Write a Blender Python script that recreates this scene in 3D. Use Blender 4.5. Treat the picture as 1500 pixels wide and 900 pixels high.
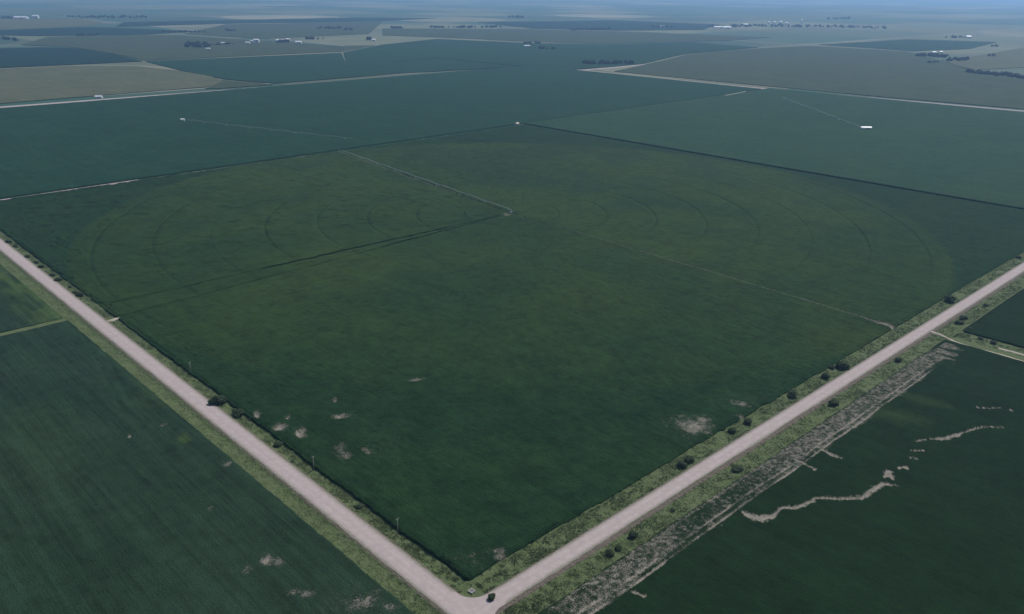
import bpy, math, random
import numpy as np
from mathutils import Matrix, Vector

for o in list(bpy.data.objects):
    bpy.data.objects.remove(o)
scene = bpy.context.scene
C = scene.collection
rng = np.random.default_rng(7)
random.seed(7)

# ------------------------------------------------------------------ camera
# world: x runs along the right-hand road, y along the left-hand road, z up; metres
F, PITCH, YAW, CAMH, CU, CV, ROLL = 1221.6, 0.367049, 2.332736, 211.58, -183.28, -154.28, 0.011738
PCX, PCY = 750.0, 450.0
fw0 = np.array([-math.cos(YAW), math.sin(YAW), 0.0])
rt0 = np.array([math.sin(YAW), math.cos(YAW), 0.0])
fwd = fw0 * math.cos(PITCH) + np.array([0, 0, -math.sin(PITCH)])
dn0 = -fw0 * math.sin(PITCH) + np.array([0, 0, -math.cos(PITCH)])
R = rt0 * math.cos(ROLL) - dn0 * math.sin(ROLL)
D = rt0 * math.sin(ROLL) + dn0 * math.cos(ROLL)
cam = bpy.data.cameras.new('camera')
cam.sensor_width = 36.0
cam.sensor_fit = 'HORIZONTAL'
cam.lens = F / 1500 * 36
cam.clip_start = 1.0
cam.clip_end = 300000.0
camo = bpy.data.objects.new('camera', cam)
C.objects.link(camo)
m = Matrix(((R[0], -D[0], -fwd[0], CV), (R[1], -D[1], -fwd[1], CU), (R[2], -D[2], -fwd[2], CAMH), (0, 0, 0, 1)))
camo.matrix_world = m
scene.camera = camo
CAM = np.array([CV, CU, CAMH])

# ------------------------------------------------------------------ sky, sun, exposure
SUN_EL = math.radians(56)
SUN_DIR = np.array([1.0, 0.06])            # towards the sun, in x, y
SUN_DIR /= np.linalg.norm(SUN_DIR)
world = bpy.data.worlds.new('World')
scene.world = world
world.use_nodes = True
wn = world.node_tree
bg = wn.nodes['Background']
sky = wn.nodes.new('ShaderNodeTexSky')
sky.sky_type = 'NISHITA'
sky.sun_disc = False
sky.sun_elevation = SUN_EL
sky.sun_rotation = math.atan2(SUN_DIR[0], SUN_DIR[1])
sky.air_density = 1.0
sky.dust_density = 0.6
sky.ozone_density = 2.0
wn.links.new(sky.outputs[0], bg.inputs[0])
bg.inputs[1].default_value = 0.075
sun = bpy.data.lights.new('sun', 'SUN')
sun.energy = 3.6
sun.angle = math.radians(0.53)
sun.color = (1.0, 0.95, 0.89)
suno = bpy.data.objects.new('sun', sun)
C.objects.link(suno)
sd = Vector((SUN_DIR[0] * math.cos(SUN_EL), SUN_DIR[1] * math.cos(SUN_EL), math.sin(SUN_EL)))
suno.rotation_euler = sd.to_track_quat('Z', 'Y').to_euler()
suno.location = (0, 0, 400)
vs = scene.view_settings
vs.view_transform = 'Standard'
vs.look = 'None'
vs.exposure = 0.3
vs.gamma = 1.0
vs.use_curve_mapping = False


scene.cycles.volume_bounces = 3          # haze lights itself a little
ALB = 0.8


# ------------------------------------------------------------------ helpers
def px2g(x, y, z=0.0):
    """photo pixel (1500 x 900) -> ground point (world x, y) at height z"""
    d = R * (x - PCX) / F + D * (y - PCY) / F + fwd
    t = (z - CAMH) / d[2]
    p = CAM + d * t
    return float(p[0]), float(p[1])


def g2px(X, Y, Z=0.0):
    dx, dy, dz = X - CAM[0], Y - CAM[1], Z - CAM[2]
    dep = dx * fwd[0] + dy * fwd[1] + dz * fwd[2]
    dep = np.where(dep < 1, 1, dep)
    return (PCX + F * (dx * R[0] + dy * R[1] + dz * R[2]) / dep,
            PCY + F * (dx * D[0] + dy * D[1] + dz * D[2]) / dep)


def mpp(x, y):
    """metres per photo pixel, across, at a ground pixel"""
    gx, gy = px2g(x, y)
    return ((gx - CAM[0]) * fwd[0] + (gy - CAM[1]) * fwd[1] + (0 - CAM[2]) * fwd[2]) / F


def tag(o, label=None, cat=None, group=None, kind=None):
    if label: o['label'] = label
    if cat: o['category'] = cat
    if group: o['group'] = group
    if kind: o['kind'] = kind
    return o


def link(name, me, mat=None, parent=None):
    o = bpy.data.objects.new(name, me)
    if mat and me and not me.materials:
        me.materials.append(mat)
    C.objects.link(o)
    if parent: o.parent = parent
    return o


def mesh_np(name, V, Fq, attrs=None, smooth=False):
    """V (n,3), Fq (k,3) or (k,4)"""
    V = np.ascontiguousarray(V, dtype=np.float32)
    Fq = np.ascontiguousarray(Fq, dtype=np.int32)
    me = bpy.data.meshes.new(name)
    k, s = Fq.shape
    me.vertices.add(len(V))
    me.vertices.foreach_set('co', V.ravel())
    me.loops.add(k * s)
    me.loops.foreach_set('vertex_index', Fq.ravel())
    me.polygons.add(k)
    me.polygons.foreach_set('loop_start', np.arange(0, k * s, s, dtype=np.int32))
    me.polygons.foreach_set('loop_total', np.full(k, s, dtype=np.int32))
    if smooth:
        me.polygons.foreach_set('use_smooth', np.ones(k, dtype=bool))
    me.update(calc_edges=True)
    if attrs:
        for n, a in attrs.items():
            at = me.attributes.new(n, 'FLOAT', 'POINT')
            at.data.foreach_set('value', np.ascontiguousarray(a, dtype=np.float32).ravel())
    return me


def grid_faces(n, m_, wrap=False):
    i = np.arange(n - 1)[:, None]
    j = np.arange(m_ if wrap else m_ - 1)[None, :]
    j2 = (j + 1) % m_
    return np.stack([i * m_ + j, (i + 1) * m_ + j, (i + 1) * m_ + j2, i * m_ + j2], -1).reshape(-1, 4)


class MB:
    """collects shapes into one mesh"""
    def __init__(self):
        self.v, self.f = [], []

    def add(self, vs_, fs_):
        n = len(self.v)
        self.v += [tuple(p) for p in vs_]
        self.f += [tuple(i + n for i in f) for f in fs_]

    def box(self, c, s, rz=0.0):
        cx, cy, cz = c
        ca, sa = math.cos(rz), math.sin(rz)
        vs_ = []
        for dz in (-.5, .5):
            for dx, dy in ((-.5, -.5), (.5, -.5), (.5, .5), (-.5, .5)):
                x, y = dx * s[0], dy * s[1]
                vs_.append((cx + x * ca - y * sa, cy + x * sa + y * ca, cz + dz * s[2]))
        self.add(vs_, [(3, 2, 1, 0), (4, 5, 6, 7), (0, 1, 5, 4), (1, 2, 6, 5), (2, 3, 7, 6), (3, 0, 4, 7)])

    def tube(self, a, b, r0, r1=None, n=6):
        r1 = r0 if r1 is None else r1
        a, b = Vector(a), Vector(b)
        d = (b - a)
        if d.length < 1e-6: return
        q = d.to_track_quat('Z', 'Y')
        vs_ = []
        for p, r in ((a, r0), (b, r1)):
            for k in range(n):
                t = 2 * math.pi * k / n
                vs_.append(p + q @ Vector((r * math.cos(t), r * math.sin(t), 0)))
        fs_ = [(k, (k + 1) % n, n + (k + 1) % n, n + k) for k in range(n)]
        fs_ += [tuple(range(n - 1, -1, -1)), tuple(range(n, 2 * n))]
        self.add(vs_, fs_)

    def build(self, name, mat, parent=None, smooth=False):
        me = bpy.data.meshes.new(name)
        me.from_pydata(self.v, [], self.f)
        if smooth:
            me.polygons.foreach_set('use_smooth', [True] * len(me.polygons))
        me.update()
        return link(name, me, mat, parent)


def vnoise(X, Y, scale, seed):
    """smooth value noise, period-free enough for terrain, 0..1"""
    g = np.random.default_rng(seed).random((257, 257))
    x, y = X / scale, Y / scale
    xi, yi = np.floor(x).astype(int), np.floor(y).astype(int)
    fx, fy = x - xi, y - yi
    fx, fy = fx * fx * (3 - 2 * fx), fy * fy * (3 - 2 * fy)
    a, b = g[xi % 257, yi % 257], g[(xi + 1) % 257, yi % 257]
    c, d = g[xi % 257, (yi + 1) % 257], g[(xi + 1) % 257, (yi + 1) % 257]
    return (a * (1 - fx) + b * fx) * (1 - fy) + (c * (1 - fx) + d * fx) * fy


def sstep(a, b, x):
    t = np.clip((x - a) / (b - a), 0, 1)
    return t * t * (3 - 2 * t)


# ------------------------------------------------------------------ materials
class NT:
    def __init__(self, name):
        self.mat = bpy.data.materials.new(name)
        self.mat.use_nodes = True
        self.t = self.mat.node_tree
        self.bsdf = self.t.nodes['Principled BSDF']
        self.bsdf.inputs['Roughness'].default_value = 0.9
        self.bsdf.inputs['Specular IOR Level'].default_value = 0.15
        g = self.t.nodes.new('ShaderNodeNewGeometry')
        self.pos = g.outputs['Position']

    def n(self, kind): return self.t.nodes.new(kind)

    def set(self, sock, v):
        if isinstance(v, bpy.types.NodeSocket): self.t.links.new(v, sock)
        elif isinstance(v, (tuple, list)) and len(v) == 3 and sock.type == 'RGBA': sock.default_value = (*v, 1)
        else: sock.default_value = v

    def math(self, op, a, b=0.0, c=0.0, clamp=False):
        n = self.n('ShaderNodeMath'); n.operation = op; n.use_clamp = clamp
        self.set(n.inputs[0], a); self.set(n.inputs[1], b); self.set(n.inputs[2], c)
        return n.outputs[0]

    def mapping(self, scale=(1, 1, 1), rot=0.0, vec=None):
        n = self.n('ShaderNodeMapping'); n.vector_type = 'POINT'
        self.set(n.inputs['Vector'], vec or self.pos)
        n.inputs['Scale'].default_value = scale
        n.inputs['Rotation'].default_value = (0, 0, rot)
        return n.outputs[0]

    def noise(self, scale, detail=3.0, rough=0.55, vec=None, lo=None, hi=None):
        n = self.n('ShaderNodeTexNoise')
        self.set(n.inputs['Vector'], vec or self.pos)
        n.inputs['Scale'].default_value = scale
        n.inputs['Detail'].default_value = detail
        n.inputs['Roughness'].default_value = rough
        o = n.outputs[0]
        return o if lo is None else self.ramp(o, lo, hi)

    def ramp(self, v, lo, hi, a=0.0, b=1.0):
        n = self.n('ShaderNodeMapRange'); n.interpolation_type = 'SMOOTHSTEP'
        self.set(n.inputs[0], v); self.set(n.inputs[1], lo); self.set(n.inputs[2], hi)
        self.set(n.inputs[3], a); self.set(n.inputs[4], b)
        return n.outputs[0]

    def mix(self, f, a, b, mode='MIX'):
        n = self.n('ShaderNodeMix'); n.data_type = 'RGBA'; n.blend_type = mode
        self.set(n.inputs[0], f); self.set(n.inputs[6], a); self.set(n.inputs[7], b)
        return n.outputs[2]

    def attr(self, name):
        n = self.n('ShaderNodeAttribute'); n.attribute_name = name
        return n.outputs['Fac']

    def bump(self, h, dist=0.3, strength=1.0):
        n = self.n('ShaderNodeBump')
        n.inputs['Strength'].default_value = strength
        n.inputs['Distance'].default_value = dist
        self.set(n.inputs['Height'], h)
        self.t.links.new(n.outputs[0], self.bsdf.inputs['Normal'])

    def color(self, c):
        self.set(self.bsdf.inputs['Base Color'], c)
        return self.mat


def lerp3(a, k): return tuple(x * k for x in a)


def crop_mat(name, ca, cb, soil, row=0.0, rows=0.35, tone2=None, bump=0.5, fine=1.1, spread=1.0):
    """crop canopy: two leaf colours in patches, drilled rows, soil where the attribute 'bare' says so"""
    t = NT(name)
    t.bsdf.inputs['Specular IOR Level'].default_value = 0.04
    big = t.noise(0.012, 4, .6, lo=.35, hi=.65)
    ca, cb, soil = lerp3(ca, ALB), lerp3(cb, ALB), lerp3(soil, ALB)
    tone2 = tone2 and lerp3(tone2, ALB)
    col = t.mix(big, ca, cb)
    if tone2:
        col = t.mix(t.attr('tone'), col, tone2)
    rv = t.mapping((1.0, 0.035, 1.0), row)
    stripe = t.noise(0.55, 3, .6, vec=rv, lo=.3, hi=.7)
    stripe2 = t.noise(0.13, 2, .5, vec=rv, lo=.3, hi=.7)
    med = t.noise(0.16, 4, .65, lo=.25, hi=.75)
    leaf = t.noise(fine, 3, .7, lo=.2, hi=.8)
    k = t.math('ADD', t.math('MULTIPLY', stripe, rows), t.math('MULTIPLY', stripe2, rows * .7))
    k = t.math('ADD', k, t.math('MULTIPLY', med, .30 * spread))
    k = t.math('ADD', k, t.math('MULTIPLY', leaf, .40 * spread))
    mot = t.noise(0.05, 4, .7, lo=.3, hi=.7)
    k = t.math('ADD', k, t.math('MULTIPLY', mot, .22 * spread))
    k = t.math('ADD', k, 1.0 - rows * .85 - .46 * spread)
    col = t.mix(1.0, col, k, 'MULTIPLY')
    b = t.attr('bare')
    bn = t.math('ADD', t.math('MULTIPLY', t.noise(0.45, 3, .6), .35), t.math('MULTIPLY', t.noise(1.9, 4, .85), .75))
    bm = t.ramp(t.math('ADD', b, t.math('MULTIPLY', t.math('SUBTRACT', bn, .55), 4.6)), .25, .95, 0.0, .88)
    bm = t.math('MULTIPLY', bm, t.ramp(b, .02, .2))
    sc = t.mix(t.noise(1.7, 4, .7, lo=.3, hi=.7), lerp3(soil, .62), soil)
    col = t.mix(bm, col, sc)
    h = t.math('ADD', t.math('MULTIPLY', leaf, .7), t.math('MULTIPLY', stripe, .3))
    t.bump(t.math('MULTIPLY', h, t.math('SUBTRACT', 1.0, t.math('MULTIPLY', bm, .6))), bump)
    return t.color(col)


SOIL = (0.36, 0.325, 0.27)
M = {}
M['corn'] = crop_mat('corn_leaves', (0.0125, 0.0365, 0.0130), (0.0160, 0.0400, 0.0130), SOIL, 0.0, .16, (0.0300, 0.0560, 0.0135), .5, spread=1.35)
M['left_crop'] = crop_mat('left_field_leaves', (0.0185, 0.0405, 0.0215), (0.0225, 0.0450, 0.0250), (0.33, 0.30, 0.25), 0.0, .34, (0.050, 0.085, 0.028), .45)
M['bean'] = crop_mat('bean_leaves', (0.0075, 0.0225, 0.0062), (0.0092, 0.0250, 0.0078), SOIL, math.pi / 2, .18, (0.028, 0.050, 0.016), .35)
M['far_teal'] = crop_mat('teal_crop_leaves', (0.0120, 0.0430, 0.0195), (0.0155, 0.0490, 0.0220), SOIL, 0.0, .22, None, .4)
M['far_pale_teal'] = crop_mat('pale_teal_crop_leaves', (0.0205, 0.0540, 0.0250), (0.0260, 0.0600, 0.0260), SOIL, 0.0, .2, None, .4)
M['olive'] = crop_mat('olive_pasture', (0.044, 0.063, 0.030), (0.056, 0.074, 0.036), SOIL, 0.0, .25, None, .3)
M['tan'] = crop_mat('ripe_wheat', (0.088, 0.098, 0.052), (0.105, 0.112, 0.060), SOIL, 0.0, .2, (0.045, 0.060, 0.030), .3)
M['dark_teal'] = crop_mat('dark_teal_crop', (0.0084, 0.0294, 0.0210), (0.0098, 0.0329, 0.0224), SOIL, 0.0, .15, None, .3)

# gravel road
t = NT('gravel')
g1 = t.noise(0.35, 4, .6, lo=.3, hi=.7)
g2 = t.noise(4.5, 3, .7, lo=.2, hi=.8)
col = t.mix(g1, (0.395, 0.335, 0.325), (0.44, 0.375, 0.36))
col = t.mix(t.math('MULTIPLY', g2, .35), col, (0.27, 0.235, 0.225))
edge = t.attr('edge')
en = t.noise(0.9, 4, .7)
ef = t.ramp(t.math('ADD', edge, t.math('MULTIPLY', t.math('SUBTRACT', en, .5), .5)), .62, .95)
col = t.mix(ef, col, (0.23, 0.215, 0.175))
wt = t.attr('rut')
col = t.mix(t.math('MULTIPLY', wt, t.math('MULTIPLY', g1, .5)), col, (0.50, 0.44, 0.42))
t.bump(g2, .04)
M['gravel'] = t.color(t.mix(1.0, col, (ALB, ALB, ALB), 'MULTIPLY'))

# packed dirt tracks
t = NT('pale_dirt')
col = t.mix(t.noise(0.25, 4, .65, lo=.3, hi=.7), (0.36, 0.32, 0.27), (0.25, 0.24, 0.17))
t.bump(t.noise(2.0, 3), .1)
M['dirt'] = t.color(col)

# roadside grass ground
t = NT('verge_turf')
va = t.noise(0.10, 4, .6, lo=.3, hi=.7)
vb = t.noise(0.6, 4, .7, lo=.25, hi=.75)
col = t.mix(va, (0.102, 0.145, 0.054), (0.140, 0.172, 0.080))
col = t.mix(t.math('MULTIPLY', vb, .6), col, (0.078, 0.110, 0.046))
col = t.mix(t.noise(0.28, 4, .7, lo=.60, hi=.74), col, (0.150, 0.165, 0.090))
dirt = t.attr('dirt')
dm = t.ramp(t.math('ADD', dirt, t.math('MULTIPLY', t.math('SUBTRACT', vb, .5), .6)), .4, .7)
col = t.mix(dm, col, (0.155, 0.130, 0.105))
t.bump(vb, .5)
M['verge'] = t.color(t.mix(1.0, col, (ALB, ALB, ALB), 'MULTIPLY'))

# the wide ground: quarter sections of many crops
t = NT('prairie_ground')
v1 = t.mapping((1 / 804.7, 1 / 804.7, 0))
fl = t.n('ShaderNodeVectorMath'); fl.operation = 'FLOOR'
t.set(fl.inputs[0], v1)
wnz = t.n('ShaderNodeTexWhiteNoise'); wnz.noise_dimensions = '2D'
t.set(wnz.inputs['Vector'], fl.outputs[0])
fr = t.n('ShaderNodeVectorMath'); fr.operation = 'FRACTION'
t.set(fr.inputs[0], v1)
ds = t.n('ShaderNodeVectorMath'); ds.operation = 'DISTANCE'
t.set(ds.inputs[0], fr.outputs[0]); ds.inputs[1].default_value = (.5, .5, 0)
rp = t.n('ShaderNodeValToRGB')
t.set(rp.inputs[0], wnz.outputs['Value'])
cr = rp.color_ramp
cr.interpolation = 'CONSTANT'
pal_ = [(0, (.020, .058, .034)), (.20, (.085, .098, .055)), (.36, (.030, .066, .040)), (.50, (.135, .135, .085)),
       (.60, (.050, .075, .045)), (.74, (.105, .115, .065)), (.86, (.018, .050, .034)), (.94, (.19, .18, .12))]
pal = [(p_, lerp3(c_, 1.2)) for p_, c_ in pal_]
cr.elements[0].color = (*pal[0][1], 1)
cr.elements[1].position = pal[1][0]; cr.elements[1].color = (*pal[1][1], 1)
for p_, c_ in pal[2:]:
    e = cr.elements.new(p_); e.color = (*c_, 1)
corner = t.math('MULTIPLY', t.ramp(ds.outputs['Value'], .480, .488), t.math('GREATER_THAN', wnz.outputs['Value'], .45))
col = t.mix(t.math('MULTIPLY', corner, .7), rp.outputs[0], (.075, .085, .05))
v2 = t.mapping((1 / 1609.4, 1 / 1609.4, 0))
fr2 = t.n('ShaderNodeVectorMath'); fr2.operation = 'FRACTION'
t.set(fr2.inputs[0], v2)
sx = t.n('ShaderNodeSeparateXYZ'); t.set(sx.inputs[0], fr2.outputs[0])
rd = t.math('MINIMUM', sx.outputs[0], sx.outputs[1])
rd = t.math('LESS_THAN', rd, .006)
col = t.mix(rd, col, (.27, .25, .21))
col = t.mix(t.math('MULTIPLY', t.noise(.004, 5, .65, lo=.35, hi=.7), .5), col, (.055, .075, .045))
col = t.mix(t.noise(.0025, 6, .75, lo=.62, hi=.68), col, (.018, .036, .026))
M['ground'] = t.color(col)


def leaf_mat(name, ca, cb):
    t = NT(name)
    oi = t.n('ShaderNodeObjectInfo')
    ca, cb = lerp3(ca, ALB), lerp3(cb, ALB)
    col = t.mix(t.noise(.9, 3, .6, lo=.3, hi=.7), ca, cb)
    col = t.mix(t.math('MULTIPLY', oi.outputs['Random'], .45), col, lerp3(cb, 1.25))
    t.bsdf.inputs['Roughness'].default_value = .75
    return t.color(col)


def plain(name, c, rough=.7, metal=0.0, var=.25, scale=2.0):
    t = NT(name)
    t.bsdf.inputs['Roughness'].default_value = rough
    t.bsdf.inputs['Metallic'].default_value = metal
    t.bsdf.inputs['Specular IOR Level'].default_value = .4
    col = t.mix(t.noise(scale, 4, .65, lo=.3, hi=.7), lerp3(c, 1 - var), c)
    return t.color(col)


M['leaf'] = leaf_mat('bush_leaves', (0.026, 0.046, 0.020), (0.042, 0.066, 0.028))
M['leaf_far'] = leaf_mat('far_tree_leaves', (0.016, 0.032, 0.018), (0.026, 0.045, 0.024))
M['bark'] = plain('bark', (.09, .07, .055), .9)
M['grass'] = leaf_mat('verge_grass_blades', (0.130, 0.180, 0.070), (0.180, 0.215, 0.105))
M['zinc'] = plain('galvanised_steel', (.52, .54, .55), .5, .3, .15)
M['rubber'] = plain('tyre_rubber', (.03, .03, .03), .9)
M['wood'] = plain('weathered_pole_wood', (.33, .30, .26), .85)
M['concrete'] = plain('old_concrete', (.30, .29, .26), .9)
M['darkgrate'] = plain('dark_grate', (.05, .05, .045), .8)
M['white'] = plain('white_sheet_metal', (.66, .66, .65), .5, 0, .08)
M['roof_white'] = plain('pale_roof_metal', (.58, .60, .62), .45, 0, .1)
M['roof_grey'] = plain('grey_roof_metal', (.42, .44, .46), .5, 0, .15)
M['tan_wall'] = plain('tan_wall_panels', (.55, .47, .38), .7, 0, .15)
M['doorgrey'] = plain('grey_door', (.25, .26, .28), .6)

# ------------------------------------------------------------------ ground sheet
GZ = -0.7
xs = np.concatenate([-np.geomspace(90000, 50, 30), np.geomspace(50, 90000, 30)])
X, Y = np.meshgrid(xs, xs, indexing='ij')
V = np.stack([X, Y, np.full_like(X, GZ)], -1).reshape(-1, 3)
ground = link('ground', mesh_np('ground', V, grid_faces(60, 60)), M['ground'])
tag(ground, 'wide flat farmland reaching the hazy horizon', kind='structure')

# ------------------------------------------------------------------ main quarter: crop with pivot rings
S = 804.7
PIV = (S / 2, S / 2)
U0, U1, V0, V1 = 14.5, 783.0, 12.7, 812.0       # y from U0..U1 , x from V0..V1
RING = [47.3 * k for k in range(1, 9)]
RCIRC, RWET = 384.0, 396.0


def seg_dist(X, Y, pts):
    """pts: list of (x, y, halfwidth); returns (distance - width) / width style coverage 0..1"""
    out = np.zeros_like(X)
    for (x0, y0, w0), (x1, y1, w1) in zip(pts[:-1], pts[1:]):
        dx, dy = x1 - x0, y1 - y0
        L = dx * dx + dy * dy + 1e-9
        k = np.clip(((X - x0) * dx + (Y - y0) * dy) / L, 0, 1)
        d = np.hypot(X - x0 - k * dx, Y - y0 - k * dy)
        w = w0 + (w1 - w0) * k
        out = np.maximum(out, 1 - sstep(.5, 1.45, d / w * (.5 + vnoise(X, Y, 1.6, 93))))
    return out


def patches(X, Y, lst):
    """elliptical patches given by photo pixel and radii in pixels, laid on the ground"""
    out = np.zeros_like(X)
    for (x, y, rx, ry, s) in lst:
        gx, gy = px2g(x, y)
        k = mpp(x, y)
        dep = CAMH / math.hypot(math.hypot(gx - CAM[0], gy - CAM[1]), CAMH)
        ra, rb = rx * k, ry * k / dep
        # axes: across and along the sight line on the ground
        a = np.array([gx - CAM[0], gy - CAM[1]]); a /= np.linalg.norm(a)
        p = ((X - gx) * a[1] - (Y - gy) * a[0]) / ra
        q = ((X - gx) * a[0] + (Y - gy) * a[1]) / rb
        wv = .55 + .5 * vnoise(X, Y, 2.2, 91) + .5 * vnoise(X, Y, 5.5, 92)
        out = np.maximum(out, s * (1 - sstep(.15, 1.35, np.hypot(p, q) * wv)))
    return out


def gpoly(lst):
    """pixel polyline with half-width in pixels -> ground polyline with half-width in metres"""
    return [(*px2g(x, y), w * mpp(x, y) * 1.25) for x, y, w in lst]


def build_main():
    cx, cy = PIV[1], PIV[0]            # x = v, y = u
    # angles, finer towards the near corner
    near = math.atan2(-1, -1)
    ang = [near - math.pi]
    while ang[-1] < near + math.pi:
        d = abs(ang[-1] - near)
        step = 0.0021 if d < math.radians(48) else (0.0045 if d < math.radians(100) else 0.008)
        ang.append(ang[-1] + step)
    ang = np.array(ang[:-1])
    # grooves along radii: (target x, y, half-width, depth)
    gro = [(px2g(188, 441), 1.2, .8), (px2g(178, 466), 1.0, .6), (px2g(1285, 474), .9, .0), (px2g(500, 225), 1.2, .08)]
    lateral = np.zeros_like(ang)
    flag = np.zeros(len(ang), int) - 1
    extra = []
    for gi, ((gx, gy), hw, dp) in enumerate(gro):
        th = math.atan2(gy - cy, gx - cx)
        while th < ang[0]: th += 2 * math.pi
        while th > ang[0] + 2 * math.pi: th -= 2 * math.pi
        for off, fl_ in ((-1.25, -1), (-1, gi), (1, gi), (1.25, -1)):
            extra.append((th, off * hw, fl_, off))
    keep = np.ones(len(ang), bool)
    for e in extra:
        keep &= np.abs(ang - e[0]) > .0055
    A = np.concatenate([ang[keep], [e[0] for e in extra]])
    LAT = np.concatenate([np.zeros(keep.sum()), [e[1] for e in extra]])
    FL = np.concatenate([np.full(keep.sum(), -1), [e[2] for e in extra]])
    order = np.argsort(A + LAT * 1e-6, kind='stable')
    A, LAT, FL = A[order], LAT[order], FL[order]
    # radii inside the circle, with two edges for each wheel ring
    r = [1.5]
    while r[-1] < RCIRC - 3:
        r.append(r[-1] + 4.0)
    r = [q for q in r if q < RCIRC - 1.5 and min(abs(q - k) for k in RING) > 1.6]
    rr = [(q, 0) for q in r]
    for k in RING:
        rr += [(k - .6, 0), (k - .32, 1), (k + .32, 1), (k + .6, 0)]
    rr.sort()
    ri = np.array([q[0] for q in rr]); rf = np.array([q[1] for q in rr])
    nb = 120
    ca, sa = np.cos(A), np.sin(A)
    tx = np.where(ca > 0, (V1 - cx) / np.where(ca == 0, 1e-9, ca), (V0 - cx) / np.where(ca == 0, 1e-9, ca))
    ty = np.where(sa > 0, (U1 - cy) / np.where(sa == 0, 1e-9, sa), (U0 - cy) / np.where(sa == 0, 1e-9, sa))
    # the back edge runs slightly askew
    den = sa - .024 * ca
    top = (786 + .024 * cx - cy) / np.where(np.abs(den) < 1e-6, 1e-6, den)
    ty = np.where(sa > 0, np.where(top > 0, top, 1e9), ty)
    bd = np.minimum(tx, ty)
    # outside the circle up to the straight field edge
    k = np.linspace(0, 1, nb)[:, None]
    rin = np.minimum(RCIRC, bd - 2.0)
    Rin = np.minimum(ri[:, None], (bd - 2.5)[None, :] * np.linspace(.985, 1, len(ri))[:, None] ** 0)
    Rout = rin[None, :] * (1 - k) + bd[None, :] * k
    RR = np.concatenate([Rin, Rout, bd[None, :] + .02], 0)
    grooveR = np.concatenate([np.repeat(rf[:, None], len(A), 1), np.zeros((nb + 1, len(A)))], 0)
    X = cx + RR * ca[None, :] - LAT[None, :] * sa[None, :]
    Y = cy + RR * sa[None, :] + LAT[None, :] * ca[None, :]
    edge = np.zeros_like(X); edge[-1] = 1
    # ragged crop edge
    jit = (vnoise(X, Y, 1.7, 3) - .5) * 1.0 + (vnoise(X, Y, 9, 4) - .5) * 1.2
    last = np.zeros_like(X); last[-3:] = 1
    X += last * jit * np.sign(X - cx); Y += last * jit * np.sign(Y - cy)
    tone = 1 - sstep(RWET - 4, RWET + 2, RR)
    # lusher patches: the corners stay bluish, the irrigated circle goes olive towards its middle
    tn = vnoise(X, Y, 90, 5) * .6 + vnoise(X, Y, 35, 6) * .4
    tone = tone * (0.45 + .55 * sstep(.25, .75, tn)) * (0.25 + .75 * sstep(120, 420, np.hypot(X - 14, Y - 14)))
    Z = 1.6 + (vnoise(X, Y, 2.3, 11) - .5) * .5 + (vnoise(X, Y, 9, 12) - .5) * .35
    # stunted spots, a bit lower
    st = sstep(.60, .70, vnoise(X * .8 + Y * .3, Y - X * .3, 11, 21) * .6 + vnoise(X, Y, 4, 22) * .4)
    far = sstep(80, 250, Y - X + 150) * sstep(330, 450, Y)
    Z -= st * far * 1.0
    Z -= .7 * (1 - sstep(.3, 3.0, bd[None, :] - RR))
    side = np.abs(np.cos(A - math.radians(136))) ** 5
    Z -= grooveR * (.06 + side[None, :] * (.12 + .5 * vnoise(X, Y, 60, 15)))
    for gi in range(4):
        sel = (FL == gi)
        Z[:, sel] -= 1.7 * gro[gi][2]
    bare = patches(X, Y, [(410, 629, 13, 7, 1), (440, 638, 12, 10, 1), (422, 615, 5, 5, .9), (377, 611, 5, 8, .85), (491, 590, 4, 4, .9), (500, 613, 12, 4, .9),
                          (500, 662, 10, 14, .5), (508, 672, 7, 5, .65), (540, 665, 9, 9, .55), (609, 560, 12, 3, .75), (1015, 627, 32, 14, .8), (1030, 618, 14, 8, .7),
                          (1085, 595, 15, 5, .65), (1088, 614, 12, 5, .75), (738, 821, 22, 8, .75), (738, 828, 6, 6, .8), (730, 812, 14, 5, .6), (520, 600, 120, 60, .05),
                          (690, 825, 50, 26, .16), (560, 650, 60, 40, .1), (1000, 640, 80, 30, .1), (743, 316, 7, 2.5, 1), (1090, 590, 60, 25, .1)])
    bare = np.maximum(bare, seg_dist(X, Y, gpoly([(1255, 464, 1), (1280, 473, 3), (1300, 478, 4), (1308, 482, 4)])))
    for gi, b in ((2, .36), (3, .36)):
        sel = (FL == gi); bare[:, sel] = np.maximum(bare[:, sel], b)
    Z -= np.clip(bare - .35, 0, 1) * 1.9
    Z[-1] = GZ
    Vv = np.stack([X, Y, Z], -1).reshape(-1, 3)
    me = mesh_np('main_crop', Vv, grid_faces(*X.shape, wrap=True)[:, ::-1], {'bare': bare, 'tone': tone}, False)
    o = link('crop_field', me, M['corn'])
    tag(o, 'large square dark green crop field with circular wheel tracks between the two gravel roads', 'crop field', kind='stuff')


build_main()


def graded(a, b, near, s0, s1, full):
    """coordinates from a to b, spacing s0 at 'near' growing to s1 at distance 'full'"""
    out = [a]
    while out[-1] < b - 1e-6:
        d = abs(out[-1] - near)
        out.append(min(b, out[-1] + s0 + (s1 - s0) * min(1, d / full)))
    return np.array(out)


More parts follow.
